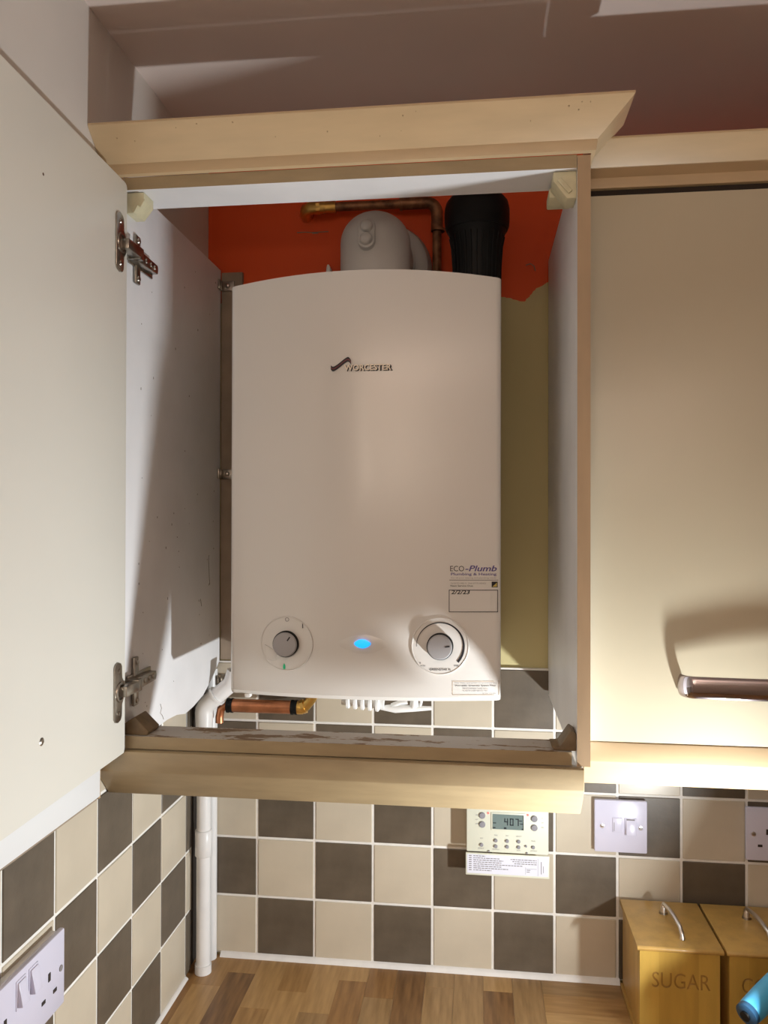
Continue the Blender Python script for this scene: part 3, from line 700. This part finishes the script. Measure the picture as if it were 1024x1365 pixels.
for x, z, r in ((.3898, .2730, .0052), (.3898, .2583, .0052), (.4745, .2715, .0052), (.4745, .2568, .0052), (.3887, .2247, .0030), (.4120, .2330, .0030), (.4120, .2235, .0030), (.4305, .2330, .0029), (.4305, .2236, .0029), (.4492, .2330, .0029), (.4492, .2238, .0029), (.4612, .2262, .0018), (.4728, .2248, .0028), (.4010, .2150, .0015), (.4625, .2150, .0015)):
    bm = bmesh.new(); lathe(bm, [(r, 0), (r, .0018), (r*.85, .0028), (0, .0031)], (x, PF, z), 'y', 20); obj('button', bm, 'button_grey', pg, 40)
for x, z in ((.3997, .2772), (.4640, .2770)):
    bm = bmesh.new(); lathe(bm, [(.0018, 0), (.0016, .0010), (0, .0014)], (x, PF, z), 'y', 16); o = obj('indicator', bm, 'red_led', pg, 40); o['label'] = 'glowing red indicator'
for s, x, z, wd in (('ON', .3790, .2725, .0035), ('ADV', .3785, .2650, .0045), ('OFF', .3785, .2580, .0045), ('ON', .4855, .2718, .0035), ('ADV', .4855, .2645, .0045), ('OFF', .4855, .2568, .0045), ('SET', .3865, .2345, .0050), ('RESET', .3835, .2180, .0095), ('TIME', .4095, .2405, .0055), ('DAY', .4285, .2405, .0045), ('SELECT', .4450, .2405, .0090), ('HOLIDAY', .4060, .2175, .0120), ('RUN', .4465, .2175, .0055), ('ADVANCE', .4680, .2180, .0110), ('PLUS', .4700, .2340, .0060)):
    text_obj('marking', s, x, z, lambda q: PF-.0001, 'button_grey', pg, width=wd, height=.0018)
# fold-down flap with its instruction paper
fp = part('flap', pg, 'prog_cream', (.3628, .4985, PF-.0035, PF-.0002, .1755, .2120), bev=.0010)
part('instruction_paper', pg, 'paper', (.3650, .4965, PF-.0040, PF-.0034, .1790, .2100))
bm = bmesh.new(); rnd = random.Random(3)
for r in range(8):
    z = .2070-r*.0033; x = .3680
    box(bm, .3680, .3725, PF-.0043, PF-.0039, z, z+.0013)
    x = .3755; end = (.395, .418, .424, .421, .468, .421, .432, .405)[r] if r != 4 else .455
    while x < end:
        l = rnd.uniform(.002, .006); box(bm, x, min(x+l, end), PF-.0043, PF-.0039, z, z+.0012); x += l+.0010
for r in range(3):
    z = .2040-r*.0033; x = .436+.003*r
    while x < .477:
        l = rnd.uniform(.002, .006); box(bm, x, min(x+l, .478), PF-.0043, PF-.0039, z, z+.0012); x += l+.0010
for a in ((.4600, .4780, .1905, .1908), (.4600, .4603, .1815, .1930), (.4800, .4803, .1800, .2080), (.4620, .4680, .1880, .1890), (.4620, .4670, .1850, .1860), (.4850, .4860, .1830, .2030), (.4885, .4892, .1850, .1960)): box(bm, a[0], a[1], PF-.0043, PF-.0039, a[2], a[3])
o = obj('printed_lines', bm, 'grey_ink', pg); o['label'] = 'rows of small print'

# ------------------------------------------------------------------ wall plates
def plate(name, loc, label, cat, x0, x1, z0, z1):
    t = thing(name, loc, label, cat)
    part('back_box', t, 'plate_white', (x0+.002, x1-.002, -.0045, .0003, z0+.002, z1-.002))
    part('face_plate', t, 'plate_white', (x0, x1, -.0110, -.0040, z0, z1), bev=.0022)
    return t
sp_ = plate('fused_spur', (.6155, 0, .214), 'white fused spur switch plate on the tiles right of the programmer', 'switch', .5732, .6577, .2150, .3005)
def screwy(t, x, z):
    bm = bmesh.new(); lathe(bm, [(.0036, 0), (.0034, .0010), (0, .0016)], (x, -.0110, z), 'y', 18); s = obj('screw', bm, 'chrome_bright', t, 40)
    part('slot', s, 'shadow_gap', (x-.0028, x+.0028, -.0127, -.0122, z-.0004, z+.0004))
screwy(sp_, .5858, .2580); screwy(sp_, .6470, .2570)
fh = part('fuse_holder', sp_, 'plate_white', (.6020, .6175, -.0125, -.0108, .2485, .2722), bev=.0008)
part('slot', fh, 'grey_ink', (.6042, .6050, -.0128, -.0123, .2510, .2650))
part('switch_frame', sp_, 'plate_white', (.6210, .6405, -.0124, -.0108, .2440, .2725), bev=.0008)
bm = bmesh.new(); poly(bm, [(-.0110, .2455), (-.0180, .2462), (-.0135, .2705), (-.0110, .2705)], 'x', .6232, .6385, bev=.0006); sw = obj('rocker', bm, 'plate_white', sp_, 30)
part('rocker_top', sw, 'grey_ink', (.6245, .6372, -.0138, -.0130, .2695, .2712))
so = plate('double_socket', (.885, 0, .214), 'white double socket plate on the tiled back wall at the right edge', 'socket', .8115, .9585, .2135, .2985)
screwy(so, .8230, .2565)
for x in (.8445, .9255):
    part('pin_slot', so, 'shadow_gap', (x-.0022, x+.0022, -.0116, -.0108, .2560, .2648))
    for dx in (-.0115, .0115): part('pin_slot', so, 'shadow_gap', (x+dx-.0035, x+dx+.0035, -.0116, -.0108, .2360, .2398))
for x in (.872, .898):
    bm = bmesh.new(); poly(bm, [(-.0110, .2700), (-.0170, .2708), (-.0135, .2935), (-.0110, .2935)], 'x', x-.007, x+.007, bev=.0006); obj('rocker', bm, 'plate_white', so, 30)
# left-wall double socket (faces +x)
ls = thing('double_socket', (-.095, -.565, .214), 'white double socket with rocker switches on the left tiled wall', 'socket')
LY0, LY1, LZ0, LZ1 = -.6385, -.4915, .2120, .2970
part('back_box', ls, 'white_plastic', (-.0995, -.0910, LY0+.004, LY1-.004, LZ0+.003, LZ1-.003))
part('face_plate', ls, 'plate_white', (-.0912, -.0840, LY0, LY1, LZ0, LZ1), bev=.0022)
for yc in (-.5245, -.6055):
    part('pin_slot', ls, 'shadow_gap', (-.0841, -.0834, yc-.0022, yc+.0022, .2545, .2635))
    for dy in (-.0115, .0115): part('pin_slot', ls, 'shadow_gap', (-.0841, -.0834, yc+dy-.0035, yc+dy+.0035, .2360, .2400))
for yc in (-.5560, -.5790):
    part('switch_frame', ls, 'plate_white', (-.0842, -.0830, yc-.0085, yc+.0085, .2600, .2900), bev=.0005)
    bm = bmesh.new(); poly(bm, [(-.0840, .2625), (-.0770, .2635), (-.0815, .2880), (-.0840, .2880)], 'y', yc-.0068, yc+.0068, bev=.0006); obj('rocker', bm, 'plate_white', ls, 30)
for yc in (-.5005, -.6295):
    bm = bmesh.new(); lathe(bm, [(.0036, 0), (.0034, .0008), (0, .0012)], (-.0840, yc, .2555), 'x', 16); obj('screw', bm, 'grey_ink', ls, 40)

# ------------------------------------------------------------------ beech canisters
def canister(x0, word, label):
    x1 = x0+.1215; yb, yfr, zt = -.0125, -.1560, .1405
    t = thing('storage_canister', ((x0+x1)/2, -.085, -.003), label, 'canister', 'beech kitchen canisters')
    bx0, bx1, by = x0+.0045, x1-.0045, yfr+.0055
    part('side_board', t, 'beech', (bx0, bx0+.009, by+.0091, yb-.001, .0055, zt-.0075), bev=.0008)
    part('side_board', t, 'beech', (bx1-.009, bx1, by+.0091, yb-.001, .0055, zt-.0075), bev=.0008)
    part('base', t, 'beech_dark', (x0+.0005, x1-.0005, yfr, yb, -.0028, .0054), bev=.0025)
    # front made of three glued boards, the word carved in
    bm = bmesh.new(); box(bm, bx0, bx1, by, by+.009, .0055, zt-.0075)
    fr = obj('front_board', bm, 'beech_light', t)
    tm = text_mesh(word, None, .0225, extrude=.0022); xs = max(v.co.x for v in tm.vertices); wd = min(.082, xs); sx = wd/xs
    off = (bx0+bx1)/2-wd/2+.002
    for v in tm.vertices: v.co = (off+v.co.x*sx, by-v.co.z, .0800+v.co.y)
    cut = bpy.data.objects.new('cutter', tm); COL.objects.link(cut)
    mo = fr.modifiers.new('b', 'BOOLEAN'); mo.operation = 'DIFFERENCE'; mo.object = cut; mo.solver = 'EXACT'
    fr.location = (0, 0, 0); par = fr.parent; fr.parent = None
    dg = bpy.context.evaluated_depsgraph_get(); me = bpy.data.meshes.new_from_object(fr.evaluated_get(dg))
    fr.modifiers.clear()
    if len(me.polygons) > 20: fr.data = me
    fr.parent = par; fr.location = -Vector(par['base'])
    bpy.data.objects.remove(cut)
    fr.data.materials.clear()
    for q in ('beech_light', 'beech_mid', 'beech_dark'): fr.data.materials.append(MATS[q])
    c1, c2 = bx0+.027, bx0+.083; bb = bmesh.new(); bb.from_mesh(fr.data)
    for c in (c1, c2): bmesh.ops.bisect_plane(bb, geom=bb.verts[:]+bb.edges[:]+bb.faces[:], plane_co=(c, 0, 0), plane_no=(1, 0, 0))
    bb.to_mesh(fr.data); bb.free()
    for p in fr.data.polygons:
        p.material_index = 2 if (p.center.y > by+.0004 and p.center.y < by+.0025) else (0 if p.center.x < c1 else 1 if p.center.x < c2 else 0)
    # lid: thick board with rounded nose
    bm = bmesh.new(); r = .0036; zc = zt-.0036
    out = [(yb, zt), (yb, zt-.0072)]+[(yfr+r-r*math.sin(a), zc-r*math.cos(a)) for a in [PI*i/8 for i in range(9)]]
    poly(bm, out, 'x', x0, x1, bev=.0006); ld = obj('lid', bm, 'beech', t, 35)
    xm = x0+.0600
    hp = [(xm, -.0520, zt), (xm, -.0525, zt+.011)]+[(xm+.001*i, -.054-.0085*i, zt+.0155+.0035*math.sin(PI*i/8)) for i in range(9)]+[(xm+.010, -.1275, zt+.006), (xm+.010, -.1285, zt)]
    bm = bmesh.new(); tube(bm, hp, .0030, 14, rr=[.0055, .0045]+[.0030+.0004*math.sin(PI*i/8) for i in range(9)]+[.0036, .0042]); obj('lid_handle', bm, 'chrome_bright', ld, 50)
    bm = bmesh.new(); lathe(bm, [(.0068, 0), (.0062, .0030), (0, .0034)], (xm, -.0520, zt), 'z', 20); obj('foot', bm, 'nickel', ld, 40)
    return t
canister(.6135, 'SUGAR', 'beech canister with SUGAR carved on its front, on the worktop')
canister(.7390, 'COFFEE', 'beech canister at the right edge, behind the blue nozzle')

# ------------------------------------------------------------------ blue trigger spray bottle at the right edge
sb = thing('spray_bottle', (.793, -.262, -.003), 'bright blue nozzle of a spray bottle at the lower right edge, before the canisters', 'bottle')
bm = bmesh.new(); lathe(bm, [(.030, -.0028), (.033, .002), (.033, .060), (.030, .080), (.016, .098), (.014, .104)], (.793, -.262, 0), 'z', 32); obj('body', bm, 'blue_dark', sb, 40)
bm = bmesh.new(); lathe(bm, [(.017, .100), (.017, .122), (.014, .125)], (.793, -.262, 0), 'z', 24); obj('collar', bm, 'blue_dark', sb, 40)
A = Vector((.7112, -.3300, .1600)); B = Vector((.785, -.270, .186))
bm = bmesh.new(); tube(bm, [A, A.lerp(B, .04), A.lerp(B, .30), A.lerp(B, .62), B], .018, 28, rr=[.0125, .0142, .0150, .0150, .0135])
box(bm, .780, .806, -.274, -.250, .120, .195, bev=.003); obj('trigger_head', bm, 'blue_plastic', sb, 45)
dv = (A-B).normalized()
bm = bmesh.new(); tube(bm, [A-dv*.002, A+dv*.0045, A+dv*.0055], .0135, 28, rr=[.0138, .0138, .0120]); nz = obj('nozzle', bm, 'blue_dark', sb, 40)
bm = bmesh.new(); tube(bm, [A+dv*.0050, A+dv*.0085], .006, 20); obj('nozzle_hole', bm, 'black_plastic', nz, 40)
bm = bmesh.new(); tube(bm, [(.766, -.283, .168), (.758, -.289, .145), (.757, -.290, .120), (.750, -.295, .100)], .005, 12, rr=[.006, .0055, .005, .004]); obj('trigger', bm, 'blue_dark', sb, 40)
